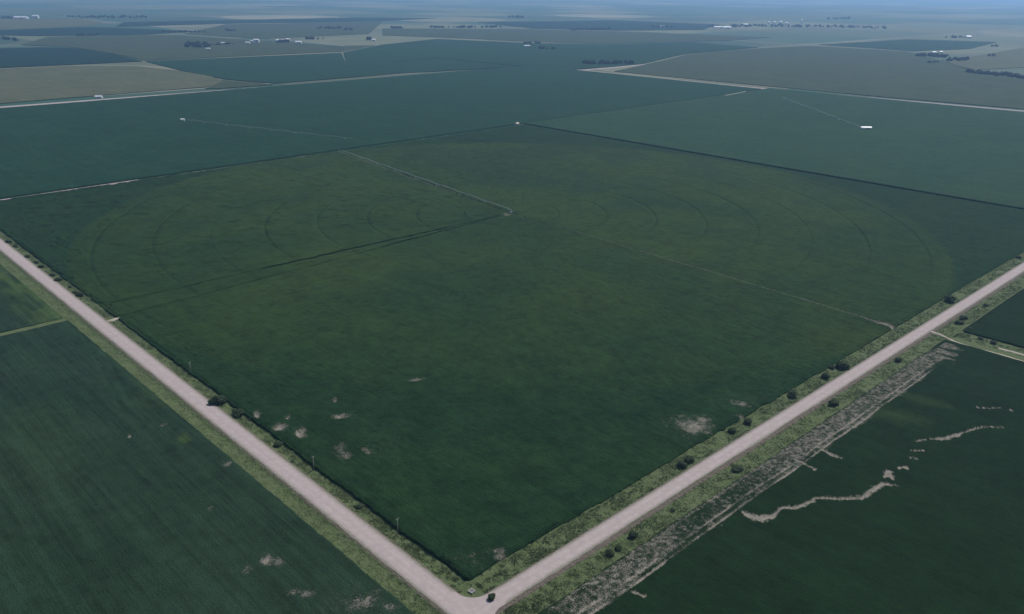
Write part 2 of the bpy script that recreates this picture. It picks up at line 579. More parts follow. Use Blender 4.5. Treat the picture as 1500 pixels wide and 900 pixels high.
def field_grid(name, x0, x1, y0, y1, h, mat, nx=(0, 1.2, 6, 500), ny=(0, 1.2, 6, 700), barefn=None, label='', amp=.3, seed=31, tonefn=None, kind='stuff', dips=(), shear=None):
    xs_ = graded(x0, x1, *nx); ys_ = graded(y0, y1, *ny)
    xs_ = np.concatenate([[xs_[0]], xs_, [xs_[-1]]]); ys_ = np.concatenate([[ys_[0]], ys_, [ys_[-1]]])
    X, Y = np.meshgrid(xs_, ys_, indexing='ij')
    X, Y = X.copy(), Y.copy()
    jit = (vnoise(X, Y, 4.1, seed + 5) - .5) * .6
    X[:2] += jit[:2]; X[-2:] += jit[-2:]; Y[:, :2] += jit[:, :2]; Y[:, -2:] += jit[:, -2:]
    if shear: X, Y = shear(X, Y)
    Z = h + (vnoise(X, Y, 2.2, seed) - .5) * amp + (vnoise(X, Y, 9, seed + 1) - .5) * amp * .7
    bare = barefn(X, Y) if barefn else np.zeros_like(X)
    tone = tonefn(X, Y) if tonefn else np.zeros_like(X)
    Z -= np.clip(bare - .3, 0, 1) * h * 1.1
    for g in dips: Z -= seg_dist(X, Y, g) * h * .75
    Z = np.maximum(Z, 0.05)
    Z[0] = Z[-1] = GZ; Z[:, 0] = Z[:, -1] = GZ
    me = mesh_np(name, np.stack([X, Y, Z], -1).reshape(-1, 3), grid_faces(*X.shape), {'bare': bare, 'tone': tone})
    o = link('crop_field', me, mat)
    tag(o, label, 'crop field', kind=kind)
    return o


def left_bare(X, Y):
    b = patches(X, Y, [(392, 823, 12, 9, .9), (408, 826, 12, 8, .6), (455, 872, 14, 6, .75), (430, 870, 10, 4, .6), (530, 886, 30, 16, .62), (572, 893, 16, 8, .6), (334, 683, 7, 5, .75),
                       (190, 641, 3, 3, .95), (240, 625, 7, 2, .6), (308, 748, 5, 3, .6), (362, 838, 9, 7, .45), (520, 880, 60, 30, .16), (128, 462, 9, 5, .7), (140, 468, 6, 4, .6)])
    return b


def left_tone(X, Y):
    return patches(X, Y, [(270, 645, 10, 9, .9), (60, 660, 60, 80, .15), (220, 580, 30, 30, .2)])


field_grid('left_crop', -420, -13.2, -190, 392, .9, M['left_crop'], nx=(-13, 1.1, 6, 300), ny=(0, 1.3, 4, 500), dips=[gpoly(g) for g in ([(112, 476, .8), (140, 525, .9), (178, 600, 1)], [(130, 476, .7), (160, 530, .8), (190, 590, .9)], [(150, 750, 2), (158, 763, 2)], [(203, 815, 2), (220, 838, 2.6)], [(20, 850, 2), (35, 900, 2)], [(215, 690, 2), (212, 700, 2)], [(178, 602, 3), (182, 608, 3)])], barefn=left_bare, tonefn=left_tone,
           label='blue-green row crop field left of the near gravel road', seed=41)


def left2_bare(X, Y):
    return patches(X, Y, [(20, 400, 30, 8, .15)])


def left2_tone(X, Y):
    # weedy strip beside the road
    return (1 - sstep(-34, -20, -X * -1)) * 0 + sstep(-44, -18, X) * (1 - sstep(520, 640, Y)) * (.3 + .7 * sstep(.3, .7, vnoise(X, Y * .2, 4, 77)))


field_grid('left_crop_beyond', -420, -14.2, 399.5, 795, .8, M['left_crop'], nx=(-13, 1.5, 6, 200), ny=(400, 1.6, 5, 300), dips=[gpoly(g) for g in ([(15, 408, 1.2), (45, 440, 1.4), (60, 456, 1.4)], [(55, 445, 1.2), (82, 466, 1.4)], [(20, 446, 1.2), (45, 468, 1.2)], [(0, 412, 1), (30, 440, 1.1)])], barefn=left2_bare, tonefn=left2_tone,
           label='weedy green field beyond the grass line, left of the gravel road', seed=47)

gul = [gpoly(g) for g in (
    [(1088, 752, 2.5), (1098, 757, 6), (1115, 761, 7), (1133, 756, 3), (1143, 746, 2), (1165, 745, 3), (1190, 736, 2.5), (1193, 731, 2.2), (1240, 732, 3), (1268, 729, 3), (1279, 718, 3.4), (1292, 711, 3.6), (1313, 712, 1.2)],
    [(1296, 700, 2), (1302, 693, 4.5), (1308, 703, 2)], [(1316, 688, 2), (1326, 685, 2.6), (1330, 690, 1)], [(1330, 672, 1.2), (1342, 673, 1.6)], [(1334, 661, 1), (1353, 662, 1.6)],
    [(1343, 648, 2), (1356, 645, 1.7)], [(1364, 645, 1.7), (1385, 644, 3.2), (1402, 638, 2.6), (1410, 635, 1.3), (1430, 629, 1.8), (1447, 626, 1.6), (1468, 628, 1)],
    [(1432, 598, .9), (1450, 600, 1.8), (1465, 598, 1.1)], [(1478, 602, .8), (1483, 603, .8)],
    [(1198, 656, 1.8), (1215, 666, 2.6), (1232, 673, 1.6)], [(1172, 676, 1.6), (1192, 689, 1.8)], [(925, 868, 2), (945, 876, 1.6)],
    [(1040, 765, 1.6), (1056, 772, 1.6)])]


def bean_bare(X, Y):
    b = np.zeros_like(X)
    for g in gul: b = np.maximum(b, seg_dist(X, Y, g) * .98)
    # washed-out strip beside the road, with drill tracks running along it
    edge = -29.5 + (vnoise(X, Y * 0, 14, 61) - .5) * 5
    inside = sstep(edge - 1.2, edge + 1.0, Y) * sstep(-16.4, -17.4, Y)
    along = sstep(14, 34, X) * (1 - sstep(355, 385, X))
    streak = vnoise(X, Y, 1.3, 62) * .45 + vnoise(X * .25, Y, .9, 60) * .35 + vnoise(X, Y, 7, 63) * .35 + vnoise(X, Y, 24, 64) * .25
    dens = .55 + .22 * sstep(150, 230, X) + .22 * (1 - sstep(55, 85, X)) - .26 * sstep(85, 110, X) * (1 - sstep(140, 180, X))
    b = np.maximum(b, inside * along * np.clip(streak * dens * 1.1, 0, .56))
    for y0, w in ((-26.2, .55), (-29.4, .6)):
        tr = 1 - sstep(w * .5, w * 1.6, np.abs(Y - y0 - (vnoise(X, Y * 0, 30, 66) - .5) * 1.0))
        gap = sstep(.28, .5, vnoise(X, Y * 0, 17, 67))
        b = np.maximum(b, tr * along * (.55 + .4 * gap) * (1 - sstep(330, 350, X)))
    ed = 1 - sstep(.4, 1.4, np.abs(Y + 17.6))
    b = np.maximum(b, ed * along * .5)
    # ribs running into the field near the track
    rib = sstep(.5, .75, vnoise(X, Y * .15, 3.2, 68)) * sstep(345, 352, X) * (1 - sstep(388, 393, X)) * sstep(-38, -30, Y) * (1 - sstep(-19, -17.5, Y))
    b = np.maximum(b, rib * .62)
    return np.clip(b, 0, 1)


def bean_tone(X, Y):
    return patches(X, Y, [(1310, 610, 60, 10, .7), (1360, 590, 40, 8, .5)])


field_grid('bean_crop', 13, 394, -520, -16.5, .75, M['bean'], nx=(40, .95, 2.2, 500), ny=(-16, .55, 2.2, 260), barefn=bean_bare, tonefn=bean_tone,
           label='very dark green bean field with washed-out bare streaks right of the right-hand road', amp=.22, seed=51)
field_grid('bean_crop_beyond', 418, 795, -480, -19, .9, M['bean'], nx=(418, 1.6, 5, 200), ny=(-19, 1.2, 6, 250),
           label='dark green crop field past the farm track at the right edge', seed=57)
field_grid('near_crop', -420, -13, -300, -191, .8, M['left_crop'], nx=(-13, 3, 8, 200), ny=(-191, 3, 6, 100), label='crop strip at the very bottom left, below the frame', seed=58) if False else None

# the other three quarters of the section
field_grid('quarter_left', 13, 1592, 795, 1514, 1.3, M['far_teal'], nx=(13, 3.5, 12, 1000), ny=(795, 3.5, 12, 700), label='broad dark teal crop field behind the large field, reaching the distant road', amp=.5, seed=71,
           shear=lambda X, Y: (X, Y + (X - 13) * (.026 + .013 * (Y - 795) / 719)))
field_grid('quarter_right', 820, 1604, 14, 815.5, 1.1, M['far_pale_teal'], nx=(820, 3.5, 10, 800), ny=(14, 5, 10, 700), label='paler teal crop field behind the large field, on the right', amp=.4, seed=73,
           shear=lambda X, Y: (X + (X - 820) / 784 * (1290 - Y) * .045 * .9, Y + (X - 820) * .022))

# ------------------------------------------------------------------ roads and verges
ROADX, HWX = 0.6, 4.9       # left-hand road: runs along y at x = ROADX
ROADY, HWY = -0.2, 4.3      # right-hand road: runs along x at y = ROADY


def road_z(d, hw):
    """height across a graded road: crown, shoulder, ditch, back slope"""
    a = np.abs(d)
    crown = .62 - .12 * (a / hw) ** 2
    sl = .5 - (a - hw) / 2.6 * .95
    bk = -.45 + np.clip(a - hw - 4.0, 0, 9) * .085
    return np.where(a < hw, crown, np.where(a < hw + 2.6, np.maximum(sl, -.45), np.where(a < hw + 4.0, -.45, bk)))


def strip(name, along, centre, hw, t0, t1, step, mat, off0, off1, n, label, kind='structure', dz=0.0, road=False, hwz=None, seed=5, fn=None):
    ts = graded(t0, t1, 60, *step)
    ds_ = np.linspace(off0, off1, n)
    T, Dd = np.meshgrid(ts, ds_, indexing='ij')
    Dd = Dd.copy()
    if road:
        j = (vnoise(T, T * 0 + 3, 2.5, seed) - .5) * .5 + (vnoise(T, T * 0 + 3, 13, seed + 1) - .5) * .5
        Dd[:, 0] -= j[:, 0]; Dd[:, -1] += (vnoise(T, T * 0 + 9, 2.5, seed + 2)[:, -1] - .5) * .6
    Z = road_z(Dd, hwz or hw) + dz
    if not road:
        a = np.abs(Dd)
        Z = np.where(a < hw, Z - .15, Z + (vnoise(T, Dd + 50, 1.6, seed) - .5) * .25)
    edge = np.abs(Dd) / hw
    if road and along == 'y': edge = edge * (1 - .8 * (1 - sstep(9, 14, np.abs(T))) * (Dd > 0))
    if road and along == 'x': edge = edge * (1 - .8 * (1 - sstep(11, 17, T)))
    rut = np.exp(-((np.abs(Dd) - 1.5) / .6) ** 2)
    dirt = np.exp(-((np.abs(Dd) - hw - .5) / .55) ** 2)
    if fn: dirt = np.maximum(dirt, fn(T, Dd))
    Xw, Yw = (Dd + centre, T) if along == 'y' else (T, Dd + centre)
    Vv = np.stack([Xw, Yw, Z], -1).reshape(-1, 3)
    fc = grid_faces(*T.shape)
    if along == 'y': fc = fc[:, ::-1]
    me = mesh_np(name, Vv, fc, {'edge': edge, 'rut': rut, 'dirt': dirt}, True)
    o = link(name, me, mat)
    tag(o, label, kind=kind)
    return o


# verges (turf either side, running under the carriageway)
strip('verge', 'y', ROADX, HWX, 4.6, 1592, (1.6, 6, 700), M['verge'], 4.4, 12.6, 13, 'grass verge between the left gravel road and the large field', seed=101)
strip('verge', 'y', ROADX, HWX, -200, 1592, (1.6, 6, 700), M['verge'], -14.2, -4.4, 15, 'grass verge on the outer side of the left gravel road', seed=103)
strip('verge', 'x', ROADY, HWY, 5.8, 1592, (1.6, 6, 700), M['verge'], 4.0, 15.2, 16, 'grass verge between the right gravel road and the large field', seed=105)
strip('verge', 'x', ROADY, HWY, -12, 1592, (1.6, 6, 700), M['verge'], -17.5, -4.0, 18, 'grass verge on the outer side of the right gravel road', seed=107,
      fn=lambda T, Dd: np.exp(-((Dd + 5.4) / 1.1) ** 2) * 1.0)
strip('gravel_road', 'y', ROADX, HWX, -220, 1606, (1.2, 8, 900), M['gravel'], -HWX, HWX, 15, 'straight pale gravel road running up the left side', road=True, seed=111)
strip('gravel_road', 'x', ROADY, HWY, ROADX + HWX - 2.6, 1606, (1.2, 8, 900), M['gravel'], -HWY, HWY, 15, 'straight pale gravel road running off to the right', road=True, dz=.012, seed=113)


# rounded inner corners of the junction
def fillet(cx, cy, sx, sy, r, label):
    vv = [(cx - sx * .8, cy - sy * .8, .535)]
    n = 12
    for k in range(n + 1):
        a = math.pi / 2 * k / n
        vv.append((cx + sx * (r - r * math.sin(a)), cy + sy * (r - r * math.cos(a)), .515))
    fs = [(0, k + 1, k + 2) for k in range(n)]
    if sx * sy > 0: fs = [f[::-1] for f in fs]
    me = mesh_np('corner', np.array(vv), np.array(fs), {'edge': np.array([.2] + [.6] * (n + 1)), 'rut': np.zeros(n + 2), 'dirt': np.zeros(n + 2)})
    tag(link('gravel_road_corner', me, M['gravel']), label, kind='structure')


fillet(ROADX + HWX, ROADY + HWY, 1, 1, 8.0, 'rounded gravel corner of the junction beside the large field')
fillet(ROADX + HWX, ROADY - HWY, 1, -1, 7.0, 'rounded gravel corner of the junction at the bottom edge')

# distant mile roads
def far_road(p, q, w, label, z=.25):
    (x0, y0), (x1, y1) = p, q
    dx, dy = x1 - x0, y1 - y0
    L = math.hypot(dx, dy); nx_, ny_ = -dy / L, dx / L
    n = max(2, int(L / 40))
    k = np.linspace(0, 1, n)[:, None]
    o = np.array([-1, -.4, .4, 1.0])[None, :]
    X = x0 + dx * k + nx_ * o * w; Y = y0 + dy * k + ny_ * o * w
    Z = np.full_like(X, z) + (1 - np.abs(o)) * .2 - (np.abs(o) > .9) * (z - GZ)
    E = np.repeat(np.abs(o) * .6, n, 0)
    me = mesh_np('far_road', np.stack([X, Y, Z], -1).reshape(-1, 3), grid_faces(n, 4), {'edge': E, 'rut': E * 0, 'dirt': E * 0})
    return tag(link('gravel_road', me, M['gravel']), label, kind='structure')


far_road(px2g(-120, 166), px2g(768, 99.5), 7, 'distant pale gravel road crossing behind the teal fields')
far_road(px2g(768, 99.5), px2g(640, 88), 4.5, 'thin distant road running on from the far corner to the left')
far_road(px2g(760, 98.6), px2g(1560, 168), 5.0, 'distant pale gravel road along the right-hand fields', z=.30)
far_road(px2g(838, 104.5), px2g(962, 93), 4.0, 'short distant farm lane beneath the dark windbreak', z=.5)
for nm, p_, q_, w_ in (
                       ('pale headland strip behind the distant junction', (1010, 86), (1115, 79.5), 7),
                       ):
    far_road(px2g(*p_), px2g(*q_), w_, nm, z=.12)
far_road((5, 789.0), (185, 795), 1.5, 'pale farm lane between the large field and the teal field on the left', z=.3)
# farm tracks near
def track(pts, w, name, label, z=.35, mat='dirt'):
    P = [np.array(px2g(x, y)) for x, y in pts]
    X, Y, Zz, rows = [], [], [], 0
    dense = []
    for a, b in zip(P[:-1], P[1:]):
        n = max(2, int(np.linalg.norm(b - a) / 2))
        for k in range(n): dense.append(a + (b - a) * k / n)
    dense.append(P[-1]); dense = np.array(dense)
    tan = np.gradient(dense, axis=0); tan /= np.linalg.norm(tan, axis=1)[:, None] + 1e-9
    nor = np.stack([-tan[:, 1], tan[:, 0]], 1)
    o = np.linspace(-1, 1, 5)
    ww = w * (1 + (vnoise(dense[:, 0], dense[:, 1], 3, 9) - .5) * .5)
    pts3 = dense[:, None, :] + nor[:, None, :] * o[None, :, None] * ww[:, None, None]
    zz = np.full(pts3.shape[:2], z) + (np.abs(o) < .8)[None, :] * .05
    zz[:, 0] = zz[:, -1] = -.5
    me = mesh_np(name, np.concatenate([pts3, zz[..., None]], -1).reshape(-1, 3), grid_faces(len(dense), 5))
    return tag(link(name, me, M[mat]), label, kind='structure')


track([(1362, 486), (1376, 490), (1400, 502), (1424, 510), (1462, 519), (1500, 531), (1560, 548)], 1.5, 'farm_track', 'narrow pale farm track leaving the right road beside the bean field')
track([(1462, 511), (1482, 516), (1500, 521), (1560, 538)], 1.6, 'farm_track', 'second pale wheel track below the dark hedge line at the right edge', z=.4)
track([(152, 473), (165, 469), (176, 465)], 1.6, 'field_entrance', 'small pale field entrance off the left gravel road', z=.42)
track([(770, 186.5), (780, 187), (795, 189.5)], 5, 'gravel_apron', 'pale gravel patch beside the pump shed at the far corner', z=.5)
track([(1088, 133), (1108, 130.5), (1122, 131)], 9, 'gravel_apron', 'pale gravel entrance on the distant right-hand road', z=.6)
track([(1062, 141), (1078, 138), (1092, 135)], 2.2, 'gravel_apron', 'faint pale lane left of the distant entrance', z=1.5)
# grassy plots between fields
def turf(x0, x1, y0, y1, z, label, seed):
    xs_, ys_ = graded(x0, x1, x0, 1.6, 5, 200), graded(y0, y1, y1, 1.6, 8, 200)
    X, Y = np.meshgrid(xs_, ys_, indexing='ij')
    Z = z + (vnoise(X, Y, 2.0, seed) - .5) * .4
    d = np.zeros_like(X)
    me = mesh_np('turf', np.stack([X, Y, Z], -1).reshape(-1, 3), grid_faces(*X.shape), {'dirt': d})
    return tag(link('grass_strip', me, M['verge']), label, kind='structure')


turf(394, 418, -500, -17.6, .05, 'rough grass strip around the farm track on the right', 121)
turf(-430, -13.8, 392.2, 399.3, .2, 'grass line dividing the two left-hand fields', 122)
#PART2
# ------------------------------------------------------------------ far fields (pixel outlines laid on the ground)
def far_field(pts, h, mat, label):
    P = [px2g(x, y) for x, y in pts]
    n = len(P)
    V_ = [(x, y, h) for x, y in P] + [(x, y, GZ) for x, y in P]
    a = sum(P[i][0] * P[(i + 1) % n][1] - P[(i + 1) % n][0] * P[i][1] for i in range(n))
    idx = list(range(n)) if a > 0 else list(range(n - 1, -1, -1))
    fs = [tuple(idx)] + [(i, i + n, (i + 1) % n + n, (i + 1) % n) for i in range(n)]
    me = bpy.data.meshes.new('far_field'); me.from_pydata(V_, [], fs); me.update()
    return tag(link('field', me, M[mat]), label, kind='structure')


far_field([(-150, 74), (0, 71.5), (60, 70), (100, 70.5), (130, 74), (165, 80), (208, 90), (110, 95), (0, 100), (-150, 108)], 1.2, 'dark_teal', 'distant dark teal half-round field at the left edge')
far_field([(-150, 110), (0, 101.5), (100, 97), (200, 97.5), (262, 104), (310, 112.5), (322, 118), (318, 124), (300, 128), (0, 152), (-150, 164)], .8, 'tan', 'distant tan stubble field above the teal field on the left')
far_field([(214, 90.5), (500, 78), (508, 96), (640, 86.5), (764, 98), (600, 107), (405, 122.5), (372, 120.5), (330, 116.5), (265, 103.5)], 1.0, 'far_teal', 'distant teal field right of the tan field')
far_field([(326, 117.5), (335, 119), (372, 122), (400, 124.5), (322, 130), (300, 130.5), (318, 125)], .9, 'olive', 'small olive wedge at the tip of the distant tan field')
far_field([(503, 77.5), (560, 66), (640, 57.5), (760, 63), (880, 66), (1010, 62), (1110, 70), (1000, 80), (935, 95.5), (836, 102.5), (768, 97.5), (640, 86), (508, 96)], .9, 'far_teal', 'broad distant teal field in front of the far farms')
far_field([(70, 54.5), (180, 52), (262, 52), (380, 60), (500, 68), (548, 67), (498, 76), (214, 89), (150, 76), (100, 69), (30, 66)], .7, 'olive', 'distant olive tan pasture with a grove')
far_field([(940, 96), (1005, 81), (1115, 71), (1190, 68), (1330, 76), (1420, 101), (1640, 135), (1640, 172), (1300, 143), (900, 105)], .7, 'olive', 'distant olive pasture above the right-hand mile road')
far_field([(560, 42), (760, 43), (900, 46), (1130, 55), (1060, 60), (1000, 61), (880, 64.5), (770, 61), (660, 55.5), (560, 52)], .7, 'olive', 'far hazy olive field before the town')
far_field([(0, 28), (110, 27), (150, 33), (120, 39), (0, 44)], .7, 'tan', 'far hazy tan field by white sheds')
far_field([(0, 45), (130, 40), (290, 46), (215, 51), (60, 53), (0, 52)], 1.0, 'dark_teal', 'far dark strip of crop at left')
far_field([(330, 36), (560, 32), (540, 50), (380, 57), (270, 50)], .7, 'olive', 'far olive field right of the dark strip')
far_field([(180, 33), (330, 30), (520, 26), (640, 27), (560, 31), (330, 35), (170, 39.5)], 1.0, 'dark_teal', 'far long dark strip of crop near the horizon')
far_field([(1200, 66), (1330, 58), (1460, 62), (1420, 72), (1340, 75)], 1.0, 'far_teal', 'far teal field behind the right-hand farm')
far_field([(1380, 88), (1425, 83), (1500, 70), (1640, 72), (1640, 98), (1500, 99), (1420, 103)], .7, 'tan', 'tan yard ground around the right-hand farm')
far_field([(700, 33), (900, 30), (1050, 36), (1030, 44), (900, 45), (780, 42)], 1.0, 'dark_teal', 'far dark field before the horizon at centre')


# ------------------------------------------------------------------ bushes and trees
def leaf_crown(seed, n, size, lobes, flat=.8):
    """many small leaf-clump faces spread through several lobes; unit crown, radius about 1, base at z = 0"""
    g = np.random.default_rng(seed)
    L = [(np.array([0, 0, .95 * flat]), .78)]
    for k in range(lobes):
        a = g.uniform(0, 2 * math.pi); r = g.uniform(.35, .72)
        L.append((np.array([r * math.cos(a), r * math.sin(a), g.uniform(.4, 1.15) * flat]), g.uniform(.3, .52)))
    w = np.array([q[1] ** 2 for q in L]); w /= w.sum()
    pick = g.choice(len(L), n, p=w)
    c = np.array([q[0] for q in L])[pick]; rad = np.array([q[1] for q in L])[pick]
    d = g.normal(size=(n, 3)); d /= np.linalg.norm(d, axis=1)[:, None]
    p = c + d * (rad * g.uniform(.45, 1.05, n) ** .6)[:, None] * np.array([1, 1, flat])
    p[:, 2] = np.maximum(p[:, 2], .06 + .1 * g.random(n))
    # leaf faces: normals lean outwards and up
    nrm = d * .8 + np.array([0, 0, .5]) + g.normal(size=(n, 3)) * .45
    nrm /= np.linalg.norm(nrm, axis=1)[:, None]
    t1 = np.cross(nrm, g.normal(size=(n, 3))); t1 /= np.linalg.norm(t1, axis=1)[:, None] + 1e-9
    t2 = np.cross(nrm, t1)
    s = size * g.uniform(.6, 1.4, n)[:, None]
    V_ = np.stack([p - t1 * s, p + t2 * s * .55 + nrm * s * .15, p + t1 * s, p - t2 * s * .55 + nrm * s * .15], 1).reshape(-1, 3)
    return V_, np.arange(n * 4).reshape(-1, 4)


BUSH = []
for k in range(6):
    V_, F_ = leaf_crown(200 + k, 1100, .13, 5 + k % 3)
    BUSH.append(mesh_np('bush_crown', V_, F_)); BUSH[-1].materials.append(M['leaf'])


def trunk_mesh(seed):
    g = random.Random(seed)
    b = MB()
    b.tube((0, 0, -.35), (0, 0, .38), .075, .055, 7)
    for k in range(5):
        a = k * 1.26 + g.uniform(-.4, .4); r = g.uniform(.25, .5)
        z0 = g.uniform(.1, .32)
        e = (r * math.cos(a), r * math.sin(a), g.uniform(.6, .95))
        b.tube((0, 0, z0), e, .04, .014, 5)
        b.tube(e, (e[0] * 1.35, e[1] * 1.35 + .08, e[2] + .15), .014, .006, 4)
    me = bpy.data.meshes.new('trunk'); me.from_pydata(b.v, [], b.f); me.update()
    me.materials.append(M['bark'])
    return me


TRUNK = [trunk_mesh(k) for k in range(3)]
nb_ = 0


def bush(px, py, wpx, label, flat=1.0, group='bushes along the gravel roads', name='bush', cat='bush'):
    global nb_
    x, y = px2g(px, py)
    r = wpx * mpp(px, py) / 2 * 1.12
    e = bpy.data.objects.new(name, None)
    C.objects.link(e)
    dl = abs(x - ROADX); dr = abs(y - ROADY)
    z = float(road_z(np.array(x - ROADX), HWX)) if dl < dr else float(road_z(np.array(y - ROADY), HWY))
    e.location = (x, y, max(-.45, z) - .03)
    e.rotation_euler = (0, 0, random.uniform(0, 6.28))
    e.scale = (r, r * random.uniform(.85, 1.1), r * .85 * flat)
    tag(e, label, cat, group)
    a = bpy.data.objects.new('trunk', TRUNK[nb_ % 3]); C.objects.link(a); a.parent = e
    b = bpy.data.objects.new('crown', BUSH[nb_ % 6]); C.objects.link(b); b.parent = e
    nb_ += 1
    return e


LB = 'in the row beside the left gravel road near the left edge'
row = [(12.7, 355.5, 9), (23, 361.5, 7), (40.4, 377, 8), (53.4, 385, 7), (60.6, 392, 9), (77.3, 404, 8), (86, 411, 11), (102, 421, 6), (109, 429, 7), (117, 433.5, 12)]
ordn = ['farthest bush', 'second farthest bush', 'third farthest bush', 'fourth farthest bush', 'fifth farthest bush', 'sixth farthest bush', 'seventh farthest, broad bush', 'third nearest, tiny bush', 'second nearest, small bush', 'nearest, broad low bush']
for (a, b, c), n_ in zip(row, ordn):
    bush(a, b, c, n_ + ' ' + LB, .8)
bush(320, 591, 25, 'largest rounded bush on the left road, leaning over the field-side verge', .8)
bush(350, 608, 18, 'medium bush just below the largest one on the left road', .85)
bush(367, 614.5, 6, 'tiny bush between the medium bush and the bare patches', .8)
bush(408, 652, 14, 'small low bush on the verge beside the pale bare patches', .7)
bush(429, 676.5, 7, 'tiny low bush on the left verge just above the middle pole', .6)
bush(527, 742, 14, 'flat lone bush on the left verge between the middle and nearest pole', .5)
bush(720, 879.5, 14, 'dark twin-lobed bush touching the road by the junction corner', .9)
bush(1009, 675, 15, 'upper right bush of the close pair on the field side of the right road', .9)
bush(999, 683, 15, 'lower left bush of the close pair on the field side of the right road', .9)
bush(1073, 633, 13, 'small bush left of the bare spot on the field side of the right road', .9)
bush(1095, 619, 13, 'small bush right beside the bare spot on the field side of the right road', .9)
bush(1161, 580, 16, 'lone round bush halfway along the field side of the right road', .85)
bush(1209, 553, 13, 'smaller bush just below the big round one on the right road', .9)
bush(1218, 540, 8, 'tiny bush at the crop edge beside the big round one', .9)
bush(1233.5, 539, 19, 'big round bush on the field side of the right road', .85)
bush(1390, 441.5, 18, 'big dark bush at the crop edge above the farm track turning', .85)
bush(1491, 378, 8, 'farthest small bush by the right road at the right edge', .8)
bush(1220, 593, 15, 'round bush at the top of the bare strip, outer side of the right road', .9)
bush(1080, 688, 18, 'wide low bush on the outer verge halfway down the bare strip', .55)
bush(986, 748, 8, 'tiny dark bush on the outer verge left of the wide low bush', .7)
bush(927, 786, 15, 'round dark bush, upper right of the trio on the outer verge', .95)
bush(906, 804, 11, 'small middle bush of the trio on the outer verge', .95)
bush(892, 812, 14, 'lower left bush of the trio on the outer verge', .9)
bush(782, 887, 6, 'tiny dark bush on the outer verge near the bottom edge', .9)
bush(1315.5, 529, 11, 'lone small bush on the outer verge below the farm track', .85)
bush(1411, 466.5, 10, 'upper bush of the pair beside the farm track entrance', .8)
bush(1405, 474, 11, 'lower bush of the pair beside the farm track entrance', .7)
bush(1443.5, 448, 8, 'small bush on the outer verge above the farm track pair', .7)
bush(1455, 503, 10, 'low shrub in the rough grass beside the farm track, right of another', .6)
bush(1436, 497, 7, 'tiny shrub in the rough grass beside the farm track', .6)
bush(1421, 483, 9, 'low weedy shrub in the grass nearest the farm track entrance', .5)


# dark hedge along the far side of the right-hand farm track
def mass(pts, depth, h, n, label, cat, leafsize, mat, seed, name='tree_grove', rad=None):
    """a grove that reads as one mass: many small crowns along a pixel line, joined"""
    g = np.random.default_rng(seed)
    VV, FF, off = [], [], 0
    P = np.array([px2g(x, y) for x, y in pts])
    seg = np.linalg.norm(np.diff(P, axis=0), axis=1); cum = np.concatenate([[0], np.cumsum(seg)])
    for k in range(n):
        s = g.uniform(0, cum[-1]); i = min(len(seg) - 1, np.searchsorted(cum, s, side='right') - 1)
        p = P[i] + (P[i + 1] - P[i]) * (s - cum[i]) / seg[i]
        a = p - CAM[:2]; a /= np.linalg.norm(a)
        p = p + a * g.uniform(0, depth)
        hh = h * g.uniform(.65, 1.15)
        r = (rad or hh * .5) * g.uniform(.8, 1.2)
        v, f = leaf_crown(int(g.integers(1e6)), 130, leafsize, 3)
        v = v * np.array([r, r, hh / 1.75]) + np.array([p[0], p[1], -.6])
        # a short trunk
        VV.append(v); FF.append(f + off); off += len(v)
        tr = np.array([(-.03, 0, 0), (.03, 0, 0), (.02, 0, .5), (-.02, 0, .5)]) * np.array([r, r, hh]) + np.array([p[0], p[1], -.7])
        VV.append(tr); FF.append(np.array([[0, 1, 2, 3]]) + off); off += 4
    o = link(name, mesh_np(name, np.concatenate(VV), np.concatenate(FF)), M[mat])
    return tag(o, label, cat, kind='stuff')


